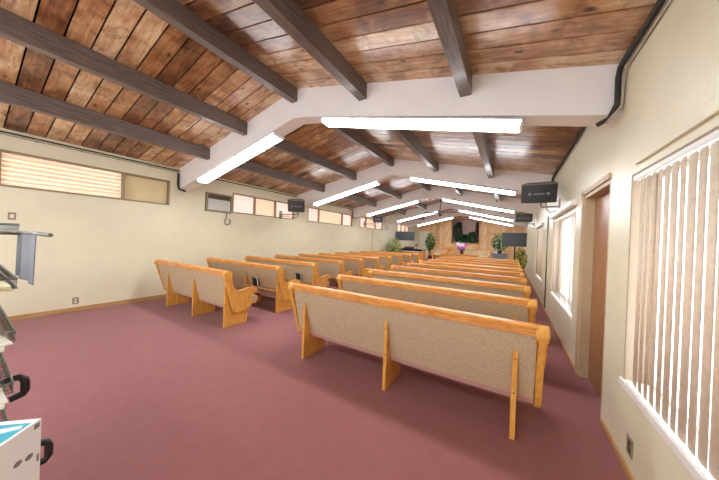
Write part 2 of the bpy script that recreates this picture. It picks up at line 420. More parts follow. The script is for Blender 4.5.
# dark purlins, broken at each truss
PX = [-5.44, -4.21, -2.97, -1.72, -.46]
ys = [YB]+[T1+TS*k for k in range(-1, 5)]+[YF]
for i in range(len(ys)-1):
    a = ys[i]+(TW if i > 0 else 0); c = ys[i+1]
    if i == len(ys)-1: continue
    for x in PX:
        w = .055; h = .215; zt = zc(x)+.0
        b = MB(); top = min(zc(x-w), zc(x+w))
        if abs(x-XM) < .01: b.prism([(x-w, zt-h), (x+w, zt-h), (x+w, zc(x+w)), (x, zt), (x-w, zc(x-w))], 'y', a, c)
        else: b.prism([(x-w, zt-h), (x+w, zt-h), (x+w, zc(x+w)), (x-w, zc(x-w))], 'y', a, c)
        struct(nt(), b, 'beam', loc=(x, a, zt), label='dark stained purlin under the ceiling boards')

# baseboards
b = MB(); b.box(XL, YB, 0, XL+.016, YF, .075, .003); struct('baseboard_left', b, 'woodtrim')
b = MB(); b.box(XR-.016, YB, 0, XR, 2.93, .05, .003); b.box(XR-.016, 3.93, 0, XR, YF, .05, .003); struct('baseboard_right', b, 'woodtrim')
b = MB(); b.box(-5.9, YF-.015, 0, -1.12, YF, .08, .003); b.box(-.42, YF-.015, 0, XR-.02, YF, .08, .003); struct('baseboard_far', b, 'woodtrim')

# ------------------------------------------------------------------ right wall door and windows
d = sthing('door_1', (XR+.1, 3.42, 0), 'brown flush door set into the right wall')
b = MB(); b.box(-.015, -.42, .01, .03, .42, 2.07, .003); b.obj('door_panel', 'doorw', d)
b = MB(); b.box(-.1, .42, 0, .05, .45, 2.11); b.box(-.1, -.45, 0, .05, -.42, 2.11); b.box(-.1, -.42, 2.07, .05, .42, 2.11)
b.box(-.118, .45, 0, -.1, .52, 2.16); b.box(-.118, -.45, 2.11, -.1, .52, 2.16)
b.obj('door_frame', 'tan', d)
b = MB(); b.lathe([(.001, 0), (.026, 0), (.026, .008), (.012, .012), (.012, .03), (.028, .04), (.03, .055), (.02, .07), (.001, .072)], mtx=Matrix.Translation((-.015, -.35, .98)) @ Matrix.Rotation(-pi/2, 4, 'Y')); b.obj('door_knob', 'brass', d)
def win_right(i, y0, y1, z0, z1):
    w = sthing('window_%d' % i, (XR, y0, z0))
    H, L = z1-z0, y1-y0
    b = MB(); f = .04
    b.box(.13, 0, 0, .17, L, f); b.box(.13, 0, H-f, .17, L, H); b.box(.13, 0, f, .17, f, H-f); b.box(.13, L-f, f, .17, L, H-f)
    b.box(.135, L/2-.025, f, .165, L/2+.025, H-f)
    b.obj('window_frame', 'rail', w)
    b = MB(); b.box(-.016, -.03, -.03, -.0005, L+.03, .014, .004); b.box(-.0005, .013, .0005, .129, L-.013, .014); b.obj('window_sill', 'rail', w)
    b = MB(); b.box(.148, f, f, .152, L/2-.025, H-f); b.box(.148, L/2+.025, f, .152, L-f, H-f); b.obj('pane', 'glass', w)
    b = MB(); b.box(0.002, L-.012, .0005, .13, L-.0005, H-.0005); b.box(0.002, .0005, .0005, .13, .012, H-.0005); b.box(.002, .012, H-.01, .13, L-.012, H-.0005); b.obj('window_jamb', 'jamb', w)
    return w
for i, (a, c, z0, z1) in enumerate(RWN): win_right(i+1, a, c, z0, z1)
def vblind(y0, y1, z0, z1, label, x, ang, pitch=.0775, wd=.089):
    t = thing('vertical_blind', label, 'blind', (XR+x, y0, z0), 0, 'vertical blinds on the right wall windows')
    H, L = z1-z0, y1-y0
    b = MB(); b.box(-.02, 0, H-.035, .02, L, H-.002, .003); b.obj('headrail', 'rail', t)
    b = MB(); y = .05
    while y < L-.03:
        a = ang+random.uniform(-.05, .05); cx, sx = cos(a), sin(a)
        n = 5; prev = None
        for k in range(n+1):
            q = (k/n-.5)*wd; cv = .006*(1-(2*k/n-1)**2)
            px, py = q*cx-cv*sx, q*sx+cv*cx
            va = b.b.verts.new((px, y+py, .015)); vb = b.b.verts.new((px, y+py, H-.04))
            if prev: f_ = b.b.faces.new((prev[0], va, vb, prev[1])); f_.smooth = True
            prev = (va, vb)
        y += pitch
    o = b.obj('slats', 'blind', t)
    sm = o.modifiers.new('thick', 'SOLIDIFY'); sm.thickness = .0012
    b = MB(); b.tube([(-.01, .04, H-.04), (-.012, .042, H*.35)], .003, 6); b.obj('wand', 'rail', t)
    return t
vblind(.27, 2.51, .57, 2.02, 'off-white vertical blind in the large near window on the right', .022, radians(83))
vblind(4.35, 6.43, .57, 2.04, 'white vertical blind in the middle right window past the brown door', .022, radians(83))
vblind(8.27, 9.98, .57, 2.04, 'farthest white vertical blind along the right wall', .022, radians(90))
# valance strips over the blinds
for (a, c, z, lb) in [(.25, 2.42, 2.13, 'cream valance board above the large near window'), (4.25, 6.5, 2.11, 'white valance board above the middle right window'), (8.2, 10.05, 2.11, 'white valance board above the farthest right window')]:
    b = MB(); b.box(XR-(.02 if a < 1 else .07), a, z-.05, XR, c, z+.02, .003)
    tag(b.obj('valance', 'cream2' if a < 1 else 'rail', None, (XR, a, z)) if False else b.obj('valance', 'cream2' if a < 1 else 'rail'), lb, 'valance', 'valances over the right windows')

# ------------------------------------------------------------------ left wall clerestory windows
wi = 4
def win_left(i, y0, y1, divs, mats, z0=2.10, z1=2.66):
    w = sthing('window_%d' % i, (XL, y0, z0)); H, L = z1-z0, y1-y0; f = .028
    b = MB()
    b.box(-.12, 0, 0, .012, L, f); b.box(-.12, 0, H-f, .012, L, H); b.box(-.12, 0, f, .012, f, H-f); b.box(-.12, L-f, f, .012, L, H-f)
    for dv in divs: b.box(-.09, dv-.02, f, .006, dv+.02, H-f)
    b.obj('window_frame', 'bronze', w)
    ed = [0]+divs+[L]
    for k in range(len(ed)-1):
        a, c = ed[k]+(.028 if k == 0 else .02), ed[k+1]-(.028 if k == len(ed)-2 else .02)
        b = MB()
        if mats[k] == 'beige': b.box(-.075, a, f, -.07, c, H-f)
        else:
            n = 7; hh = (H-2*f)/n
            for q in range(n):
                z = f+hh*(q+.5)
                b.box(-.003, a, -hh*.7, .003, c, hh*.7, mtx=Matrix.Translation((-.07, 0, z)) @ Matrix.Rotation(radians(-24), 4, 'Y'))
        b.obj('louvre_pane', mats[k], w)
    return w
win_left(4, -.35, 2.59, [.72, 2.15], ['peach', 'peach', 'beige'])
win_left(5, 4.09, 6.41, [.72, 1.5], ['peach2', 'peach', 'peach2'])
win_left(6, 7.11, 10.22, [.66, 2.3], ['peach2', 'peach', 'peach2'])
win_left(7, 10.95, 13.6, [.66, 1.75], ['peach2', 'peach', 'peach2'])
win_left(8, 15.9, 18.1, [.7, 1.5], ['peach2', 'peach', 'peach2'])

# window air conditioner
t = thing('air_conditioner', 'boxed window air conditioner high on the left wall', 'air conditioner', (XL, 3.38, 2.08))
L, H = .67, .47
b = MB(); f = .035
b.box(-.15, 0, 0, .05, L, f); b.box(-.15, 0, H-f, .05, L, H); b.box(-.15, 0, f, .05, f, H-f); b.box(-.15, L-f, f, .05, L, H-f)
b.obj('surround_frame', 'bronze', t)
b = MB(); b.box(-.14, f, f, .03, L-f, H-.15, .008)
for k in range(11): b.box(.03, f+.02, f+.03+k*.022, .036, L-f-.02, f+.04+k*.022)
b.obj('front_grille', 'acm', t)
b = MB(); b.box(-.14, f, H-.15, .0, L-f, H-f)
for k in range(12): b.box(0, f+.03+k*.048, H-.14, .03, f+.05+k*.048, H-f-.01)
b.obj('vent_louvre', 'acd', t)
b = MB(); b.tube([(.02, L*.82, .01), (.03, L*.8, -.12), (.03, L*.72, -.26), (.03, L*.8, -.33), (.03, L*.95, -.3), (.03, L*.97, -.2), (.02, L*.93, -.17)], .012, 8); b.obj('power_cord', 'acd', t)

# ------------------------------------------------------------------ far wall doors and chancel
d = sthing('door_2', (-6.32, YF, 0), 'white door at the left of the panelled far wall')
b = MB(); b.box(-.36, -.05, .01, .3, -.01, 2.3, .004); b.obj('door_panel', 'wtdoor', d)
b = MB(); b.box(.3, -.06, 0, .37, 0, 2.37); b.box(-.36, -.06, 2.3, .3, 0, 2.37); b.obj('door_frame', 'wtdoor', d)
b = MB(); b.lathe([(.001, 0), (.03, .01), (.03, .04), (.001, .06)], mtx=Matrix.Translation((.24, -.05, 1)) @ Matrix.Rotation(pi/2, 4, 'X')); b.obj('door_knob', 'brass', d)
d = sthing('door_3', (-.77, YF, 0), 'pale door at the right of the panelled far wall')
b = MB(); b.box(-.3, -.05, .01, .3, -.01, 2.05, .004); b.obj('door_panel', 'wtdoor', d)
b = MB(); b.box(-.36, -.06, 0, -.3, 0, 2.11); b.box(.3, -.06, 0, .36, 0, 2.11); b.box(-.3, -.06, 2.05, .3, 0, 2.11); b.obj('door_frame', 'oak', d)

b = MB(); b.box(-5.6, 17.2, 0, -.95, YF-.02, .2, .01); struct('trim_90', b, 'carpet', label='carpeted chancel platform')
# niche casing
b = MB()
b.box(NX0-.09, YF-.03, NZ0-.09, NX1+.09, YF, NZ0); b.box(NX0-.09, YF-.03, NZ0, NX0, YF, NZ1); b.box(NX1, YF-.03, NZ0, NX1+.09, YF, NZ1); b.box(NX0-.09, YF-.03, NZ1, NX1+.09, YF, NZ1+.06)
struct('trim_91', b, 'oakr', label='wood casing around the niche')

# ------------------------------------------------------------------ fluorescent fixtures
def tube_light(xa, xb, yc, label):
    za = zc(xa)-TH-.0; zb_ = zc(xb)-TH
    L = math.hypot(xb-xa, zb_-za); a = math.atan2(zb_-za, xb-xa)
    off = -.003 if xa < XM else .025
    t = thing('fluorescent_light', label, 'ceiling light', ((xa+xb)/2, yc, (za+zb_)/2+off), 0, 'long fluorescent lights under the white trusses')
    R = Matrix.Rotation(-a, 4, 'Y')
    b = MB(); b.box(-L/2, -.12, -.022, L/2, .12, -.004, .003, mtx=R); b.obj('housing', 'housing', t)
    prof = [(-.1, -.022), (-.104, -.045), (-.092, -.064), (-.065, -.073), (.065, -.073), (.092, -.064), (.104, -.045), (.1, -.022)]
    b = MB(); b.prism(prof, 'x', -L/2+.02, L/2-.02, mtx=R, smooth=False); b.obj('diffuser', 'lamp', t)
    for s in (-1, 1):
        b = MB(); b.prism([(p[0]*1.04, p[1]*1.04) for p in prof], 'x', s*(L/2-.01)-.01, s*(L/2-.01)+.01, mtx=R); b.obj('end_cap', 'rail', t)
    return t
ORD = ['nearest', 'second', 'third', 'fourth', 'farthest']
for k in range(-1, 5):
    yc = T1+TS*k+TW/2+.0
    for (xa, xb, sd) in ((-5.9, -3.45, 'left'), (-2.42, .06, 'right')):
        lb = 'fluorescent light behind the camera' if k < 0 else {
            0: 'long glowing fluorescent light under the %s slope of the nearest white truss',
            1: 'glowing fluorescent strip under the %s slope of the second truss from the front',
            2: 'glowing fluorescent strip under the %s slope of the third truss, just before the ceiling fan',
            3: 'glowing fluorescent strip under the %s slope of the fourth truss, just behind the ceiling fan',
            4: 'small fluorescent strip under the %s slope of the farthest truss, by the panelled wall'}[k] % sd
        if k < 0: lb = 'fluorescent light on the %s slope of the truss over the viewer' % sd
        tube_light(xa, xb, yc, lb)

# ------------------------------------------------------------------ pews
def bez(p0, p1, p2, p3, n):
    return [tuple((1-t)**3*a+3*(1-t)**2*t*b_+3*(1-t)*t*t*c+t**3*d_ for a, b_, c, d_ in zip(p0, p1, p2, p3)) for t in [i/n for i in range(n+1)]]
KC, KR = (-.002, .852), .062
def arc(c, r, a0, a1, n): return [(c[0]+r*cos(radians(a0+(a1-a0)*i/n)), c[1]+r*sin(radians(a0+(a1-a0)*i/n))) for i in range(n+1)]
# outer S line from the front of the top knob down and along the arm to its nose
s_line = bez((.052, .815), (.07, .74), (.075, .60), (.19, .578), 10)+bez((.19, .578), (.27, .565), (.33, .625), (.445, .6), 8)[1:]
nose = arc((.47, .545), .058, 110, -70, 10)
end_prof = arc(KC, KR, -150, -330, 14)[::1]      # knob back over top to the front
end_prof = [(KC[0]+KR*cos(radians(a)), KC[1]+KR*sin(radians(a))) for a in range(210, -31, -15)]
end_prof += s_line[1:]+nose+[(.44, .462), (.43, .42), (.43, .29)]+bez((.43, .29), (.38, .25), (.3, .235), (.22, .222), 5)[1:]+bez((.22, .222), (.16, .215), (.13, .225), (.115, .265), 4)[1:]
off_s = [(p[0]-.0, p[1]) for p in s_line]
def offs(line, d):
    o = []
    for i, p in enumerate(line):
        a = line[max(i-1, 0)]; c = line[min(i+1, len(line)-1)]
        tx, ty = c[0]-a[0], c[1]-a[1]; l = math.hypot(tx, ty); o.append((p[0]+ty/l*d, p[1]-tx/l*d))
    return o
arm_in = offs(s_line, .036)
arm_prof = s_line+nose[:9]+[(.455, .52), (.43, .545)]+arm_in[::-1][1:]
def make_pew(xa, xb, legs, side_label):
    """xa..xb outer ends; local origin at the aisle-side floor, y=0 is the rear face of the legs"""
    t = thing('pew', side_label, 'pew', (xb, 0, 0))
    W_ = xb-xa
    for x0 in (-.062, -W_+.0):
        x1 = x0+.062
        e = MB(); e.prism(end_prof, 'x', x0+.008, x1-.008, bev=.004); eo = e.obj('end_panel', 'oakv', t)
        e = MB(); e.prism(arm_prof, 'x', x0-.008, x1+.008, bev=.005); e.obj('armrest', 'oak', eo)
        e = MB(); e.prism([(KC[0]+(KR+.003)*cos(2*pi*i/20), KC[1]+(KR+.003)*sin(2*pi*i/20)) for i in range(20)], 'x', x0-.010, x1+.010, bev=.006)
        e.prism([(KC[0]+.03*cos(2*pi*i/16), KC[1]+.03*sin(2*pi*i/16)) for i in range(16)], 'x', x0-.016, x1+.016, bev=.004)
        e.obj('scroll', 'oakv', eo)
    xi0, xi1 = -W_+.06, -.06
    # reclined back: rear line from (-.035,.835) to (.105,.30)
    b = MB(); b.prism([(-.032, .84), (-.002, .845), (.135, .31), (.103, .30)], 'x', xi0, xi1, bev=.004); b.obj('backrest', 'tweed', t)
    b = MB(); b.prism([(.100, .305), (.135, .31), (.145, .272), (.108, .268)], 'x', xi0, xi1, bev=.002); b.obj('bottom_board', 'pinkb', t)
    b = MB(); b.prism([(-.052, .84), (-.056, .9), (-.045, .915), (.01, .918), (.022, .905), (.02, .85), (-.002, .835)], 'x', xi0, xi1, bev=.004); b.obj('top_rail', 'oakr', t)
    # seat
    b = MB(); b.prism([(.12, .33), (.14, .41), (.5, .435), (.575, .425), (.6, .385), (.585, .345), (.55, .335)], 'x', xi0, xi1, bev=.01, smooth=True); b.obj('seat_cushion', 'tweed', t)
    b = MB(); b.box(xi0, .13, .30, xi1, .56, .332, .004); b.obj('seat_board', 'oak', t)
    for lx in legs:
        b = MB()
        b.prism([(0, 0), (.4, 0), (.42, .30), (.13, .30), (.105, .295), (.0, .69), (-.008, .705), (0, .69)][:6]+[(-.002, .69)], 'x', lx-xb-.018, lx-xb+.018, bev=.003)
        lo = b.obj('leg', 'oakv', t)
        for z in (.62, .36):
            b = MB(); b.lathe([(.001, 0), (.006, 0), (.006, .003), (.001, .003)], n=8, mtx=Matrix.Translation((lx-xb, 0, z)) @ Matrix.Rotation(pi/2, 4, 'X'))
            b.obj('screw', 'book', lo)
    return t
NUM = ['front of view', 'second', 'third', 'fourth', 'fifth', 'sixth', 'seventh', 'eighth', 'ninth', 'tenth']
SP = 1.034
pr = make_pew(-2.368, .247, [-2.145, -1.04, .055], 'nearest pew of the right block, closest to the viewer with its full tweed back showing')
pr['group'] = 'pews of the right block'; pr.location = (.247, 2.28, 0)
pl = make_pew(-6.34, -3.775, [-5.88, -4.86, -3.87], 'nearest pew of the left block, its scrolled end panel on the aisle')
pl['group'] = 'pews of the left block'; pl.location = (-3.775, 2.29, 0)
nth = ['', 'second', 'third', 'fourth', 'fifth', 'sixth', 'seventh', 'eighth', 'ninth', 'tenth']
def add_rack(t):
    x0, x1, z = -1.05, -.13, .42
    b = MB(); b.prism([(-.07, z), (.068, z), (.065, z+.012), (-.058, z+.012), (-.058, z+.04), (-.07, z+.04)], 'x', x0, x1, bev=.001); o = b.obj('book_rack', 'woodtrim', t); o['label'] = 'pale book rack rail'
for i in range(1, 10):
    extra = ', nearest the flowers' if i == 9 else ''
    dup(pr, (.247, 2.28+SP*i, 0), '%s pew counted from the viewer in the right block%s' % (nth[i], extra))
    extra = ', nearest the organ' if i == 9 else ''
    racked = dup(pl, (-3.775, 2.29+SP*i, 0), '%s pew counted from the viewer in the left block%s' % (nth[i], extra))
    if i < 6: add_rack(racked)
def hymnal(x, y, label, tilt):
    t = thing('hymnal', label, 'book', (x, y+.005, .436), 0, 'hymnals in the left book racks')
    R = Matrix.Rotation(radians(11), 4, 'X')
    b = MB(); b.box(-.07, -.016, 0, .07, -.012, .2, mtx=R); b.box(-.07, .012, 0, .07, .016, .2, mtx=R); b.box(-.074, -.016, 0, -.07, .016, .2, mtx=R); b.obj('cover', 'book', t)
    b = MB(); b.box(-.068, -.0115, .003, .066, .0115, .194, mtx=R); b.obj('pages', 'pages', t)
hymnal(-4.5, 2.29+SP-.0, 'dark hymnal with white page edges in the rack behind the second left pew', 0)
hymnal(-4.3, 2.29+SP*2-.0, 'dark hymnal in the rack behind the third left pew', 0)

# ------------------------------------------------------------------ wall speakers
def speaker(cx, cy, z0, wd, ht, wallx, label, ang=0):
    RA = Matrix.Translation((0, 0, ht*.5)) @ Matrix.Rotation(radians(ang), 4, 'Z') @ Matrix.Rotation(radians(17), 4, 'X') @ Matrix.Translation((0, -.1, -ht*.5))
    t = thing('wall_speaker', label, 'speaker', (cx, cy, z0), 0, 'black wedge speakers along the walls')
    w = wd/2
    # wedge cabinet: wide curved front (towards -y) and a narrower back
    pts = [(-w, .0)]+[(-w+wd*k/10, -.05*(1-(2*k/10-1)**2)-.0) for k in range(1, 10)]+[(w, 0), (w*.62, .28), (-w*.62, .28)]
    b = MB(); b.prism(pts, 'z', 0, ht, bev=.006, mtx=RA); b.obj('cabinet', 'spk', t)
    b = MB(); b.prism([(p[0]*1.02, p[1]*1.02) for p in pts], 'z', ht, ht+.012, mtx=RA); b.obj('top_cover', 'spktop', t)
    b = MB()
    for sx in (-.5, .5):
        b.lathe([(.001, 0), (.028, 0), (.028, .01), (.018, .014), (.001, .01)], n=16, mtx=RA @ Matrix.Translation((sx*w, -.042, ht*.5)) @ Matrix.Rotation(pi/2, 4, 'X'))
    b.box(-w*.3, -.058, ht*.46, w*.3, -.05, ht*.54, .002, mtx=RA)
    b.obj('badge', 'metal', t)
    b = MB(); dx = wallx-cx; s = 1 if dx > 0 else -1
    b.tube([(s*w*.2, .1, 0), (s*w*.2, .1, -.07)], .014, 8)
    b.box(min(s*w*.2, dx), .08, -.1, max(s*w*.2, dx), .12, -.07)
    b.box(dx-.012 if s > 0 else dx, .04, -.22, dx if s > 0 else dx+.012, .16, .05)
    b.obj('bracket', 'wire', t)
    b = MB(); b.tube([(s*w*.5, .2, .01), (s*w*.6, .24, -.12), (s*w*.8, .2, -.18), (dx*.98, .15, -.13)], .008, 6); b.obj('speaker_cable', 'cable', t)
speaker(.39, 5.62, 2.31, .53, .33, XR, 'near black speaker bracketed on the right wall past the brown door')
speaker(.37, 11.4, 2.42, .54, .31, XR, 'far black speaker on the right wall above the right television')
speaker(-5.85, 5.7, 2.3, .52, .36, XL, 'near black speaker on the left wall beside the pink louvred windows', 38)
speaker(-5.82, 11.3, 2.4, .5, .33, XL, 'far black speaker on the left wall, just before the white wall fan', 20)
# hanging rods for left speakers
# white wall fan
t = thing('wall_fan', 'small white round fan on the left wall beyond the far speaker', 'fan', (XL+.3, 13.5, 2.3))
b = MB()
for k in range(6):
    r = .03+.034*k; b.tube([(r*cos(2*pi*j/20), 0-.02*(1-k/6), r*sin(2*pi*j/20)) for j in range(21)], .008, 5)
for j in range(12): b.tube([(.03*cos(2*pi*j/12), -.02, .03*sin(2*pi*j/12)), (.2*cos(2*pi*j/12), 0, .2*sin(2*pi*j/12))], .006, 5)
b.lathe([(.001, .03), (.19, .03), (.2, .045), (.19, .06), (.001, .06)], n=24, mtx=Matrix.Rotation(-pi/2, 4, 'X'))
b.obj('grille', 'rail', t)
b = MB(); b.lathe([(.001, -.02), (.05, -.01), (.05, .07), (.001, .1)], mtx=Matrix.Rotation(-pi/2, 4, 'X')); b.box(-.3, .04, -.03, -.03, .07, .03); b.obj('motor_housing', 'rail', t)
b = MB()
for j in range(4):
    a = j*pi/2; b.box(-.03, .0, .02, .03, .008, .13, mtx=Matrix.Rotation(a, 4, 'Y'))
b.obj('blade', 'grey', t)

# ------------------------------------------------------------------ ceiling fan
t = thing('ceiling_fan', 'brown ceiling fan hanging from the ridge in the middle distance', 'ceiling fan', (-2.9, 11.9, 2.88))
b = MB(); b.tube([(0, 0, .08), (0, 0, .75)], .018, 8); b.lathe([(.02, .62), (.06, .66), (.07, .72), (.001, .73)]); b.obj('downrod', 'dbronze', t)
b = MB(); b.lathe([(.03, -.08), (.09, -.05), (.11, 0), (.11, .04), (.07, .08), (.03, .1)]); b.obj('motor', 'metal', t)
b = MB(); b.lathe([(.001, -.19), (.045, -.17), (.06, -.12), (.05, -.08), (.001, -.08)]); b.obj('light_bowl', 'dbronze', t)
for j in range(4):
    a = radians(8)+j*pi/2
    R = Matrix.Rotation(a, 4, 'Z')
    b = MB(); b.prism([(.1, -.02), (.22, -.045), (.3, -.07), (.68, -.075), (.72, -.04), (.72, .04), (.68, .075), (.3, .07), (.22, .045), (.1, .02)], 'z', -.004, .004, mtx=R @ Matrix.Rotation(radians(20), 4, 'X')); b.obj('blade', 'beam', t)

# smoke detector on the second truss
b = MB(); b.lathe([(.001, 0), (.06, 0), (.06, .02), (.04, .035), (.001, .035)], mtx=Matrix.Translation((-1.95, T1+TS*2-.0, 3.17)) @ Matrix.Rotation(pi/2, 4, 'X')); tag(b.obj('smoke_detector', 'paper2'), 'small yellowed round detector on the face of the third white truss', 'smoke detector')

# ------------------------------------------------------------------ conduits and cables
def cable(name, pts, r, m, lb): b = MB(); b.tube(pts, r, 8); tag(b.obj(name, m), lb, 'cable')
def run(name, lb, parts):
    t = thing(name, lb, 'cable', (0, 0, 0))
    for (n_, pts, r, mm) in parts: b = MB(); b.tube(pts, r, 8); b.obj(n_, mm, t)
    return t
t = run('conduit', 'dark and pale conduits running side by side along the top of the left wall', [('dark_conduit', [(XL+.03, YB+.1, ZL-.035), (XL+.03, 10, ZL-.035), (XL+.03, T1+TS*4, ZL-.035)], .012, 'cable'), ('pale_conduit', [(XL+.02, YB+.1, ZL-.07), (XL+.02, T1-.05, ZL-.07)], .009, 'cable2')])
for k in range(9): b = MB(); b.box(XL+.001, -1.8+k*.5, ZL-.085, XL+.04, -1.775+k*.5, ZL-.02); b.obj('clip', 'cable2', t)
run('cable_bundle', 'thick black cable bundle bending under the right end of the nearest truss', [
    ('thick_cable', [(XR-.03, YB+.1, ZR-.04), (XR-.03, 1, ZR-.045), (XR-.035, T1-.06, ZR-.05), (XR-.04, T1-.035, ZR-.12), (XR-.04, T1-.035, ZR-.33), (XR-.08, T1-.02, ZR-.43), (XR-.14, T1+.03, ZR-.45)], .02, 'cable'),
    ('thin_cable', [(XR-.012, YB+.1, ZR-.085), (XR-.014, T1-.09, ZR-.09), (XR-.015, T1-.06, ZR-.2), (XR-.02, T1-.05, ZR-.36), (XR-.1, T1-.03, ZR-.47)], .009, 'cable2')])
cable('cable_bundle', [(XR-.03, T1+TW+.02, ZR-.05), (XR-.03, T1+TS-.02, ZR-.05), (XR-.05, T1+TS-.03, ZR-.3)], .018, 'cable', 'black cable along the right ceiling edge in the second bay')
cable('pipe', [(XL+.03, T1-.03, ZL-.095), (XL+.03, T1-.03, ZL-.36), (XL+.06, T1-.02, ZL-.46), (XL+.14, T1+.08, ZL-.5)], .022, 'cable', 'black J-shaped cable hanging at the left end of the nearest truss')
cable('pipe', [(XL+.03, T1+TS*2-.03, ZL-.08), (XL+.03, T1+TS*2-.03, ZL-.42), (XL+.14, T1+TS*2-.02, ZL-.45)], .022, 'dbronze', 'dark pipe elbow hanging at the left end of the third truss')
cable('conduit', [(XR-.012, 7.2, .06), (XR-.012, 7.2, 2.2)], .012, 'wire', 'thin grey conduit running down the right wall between the two far blinds')
cable('conduit', [(XL+.012, 12.35, .09), (XL+.012, 12.35, 2.05)], .012, 'cable2', 'thin pale conduit running down the left wall below the far speaker')

# ------------------------------------------------------------------ wall plates
def plate(name, x, y, z, s, lb, cat, dark=True):
    t = thing(name, lb, cat, (x, y, z))
    b = MB(); b.box(0, -.038, -.058, s*.007, .038, .058, .002); b.obj('cover_plate', 'plate' if dark else 'platew', t)
    if name == 'light_switch':
        b = MB(); b.box(min(s*.007, s*.014), -.018, -.028, max(s*.007, s*.014), .018, .028, .002); b.obj('rocker', 'platew', t)
    else:
        for k in (-.022, .022):
            b = MB(); b.box(min(s*.007, s*.01), -.017, k-.014, max(s*.007, s*.01), .017, k+.014, .001); b.obj('socket', 'plated' if s < 0 else 'platew', t)
plate('light_switch', XL, .5, 1.65, 1, 'small grey switch plate on the left wall above the literature rack', 'switch')
plate('wall_outlet', XL, 1.2, .19, 1, 'grey double outlet low on the left wall near the baseboard', 'outlet')
plate('wall_outlet', XR, 2.36, .2, -1, 'dark double outlet low on the right wall under the near blind', 'outlet')
plate('light_switch', XL, 8.2, 1.24, 1, 'tiny pale switch plate on the left wall behind the fourth left pew', 'switch', False)

# ------------------------------------------------------------------ televisions
def tv(cx, cy, cz, w, h, rz, label):
    t = thing('television', label, 'television', (cx, cy, cz), rz)
    b = MB(); b.box(-w/2, 0, -h/2, w/2, .045, h/2, .006); b.box(-w*.3, .045, -h*.3, w*.3, .08, h*.3, .008); b.obj('housing', 'black', t)
    b = MB(); b.box(-w/2+.02, -.003, -h/2+.025, w/2-.02, .001, h/2-.02); b.obj('screen', 'screen', t)
    return t
t = tv(.095, 12.6, 1.73, .9, .58, 0, 'television on a pole stand at the right wall end, in front of a plant')
t = thing('television_stand', 'black pole stand under the right television', 'stand', (.13, 12.74, 0))
b = MB(); b.tube([(0, 0, .03), (0, 0, 1.9)], .03, 10); b.obj('pole', 'black', t)
b = MB(); b.lathe([(.001, 0), (.2, 0), (.2, .02), (.05, .04), (.001, .04)], n=24); b.obj('base', 'black', t)
b = MB(); b.box(-.2, -.055, 1.62, .2, -.03, 1.85); b.obj('mount_plate', 'black', t)
t = tv(-5.95, 15.5, 1.82, 1.2, .58, radians(14), 'television hanging at the left wall above the organ')
Ri = Matrix.Rotation(radians(-14), 4, 'Z') @ Matrix.Translation((5.95, -15.5, -1.82))
b = MB(); b.box(XL, 15.62, 1.72, XL+.02, 15.86, 2.0, mtx=Ri); b.obj('wall_plate', 'wire', t)
b = MB(); b.tube([(XL+.02, 15.74, 1.86), (-6.3, 15.72, 1.86), (-6.0, 15.58, 1.86)], .02, 8); bmesh.ops.transform(b.b, matrix=Ri, verts=b.b.verts[:]); b.obj('swing_arm', 'wire', t)

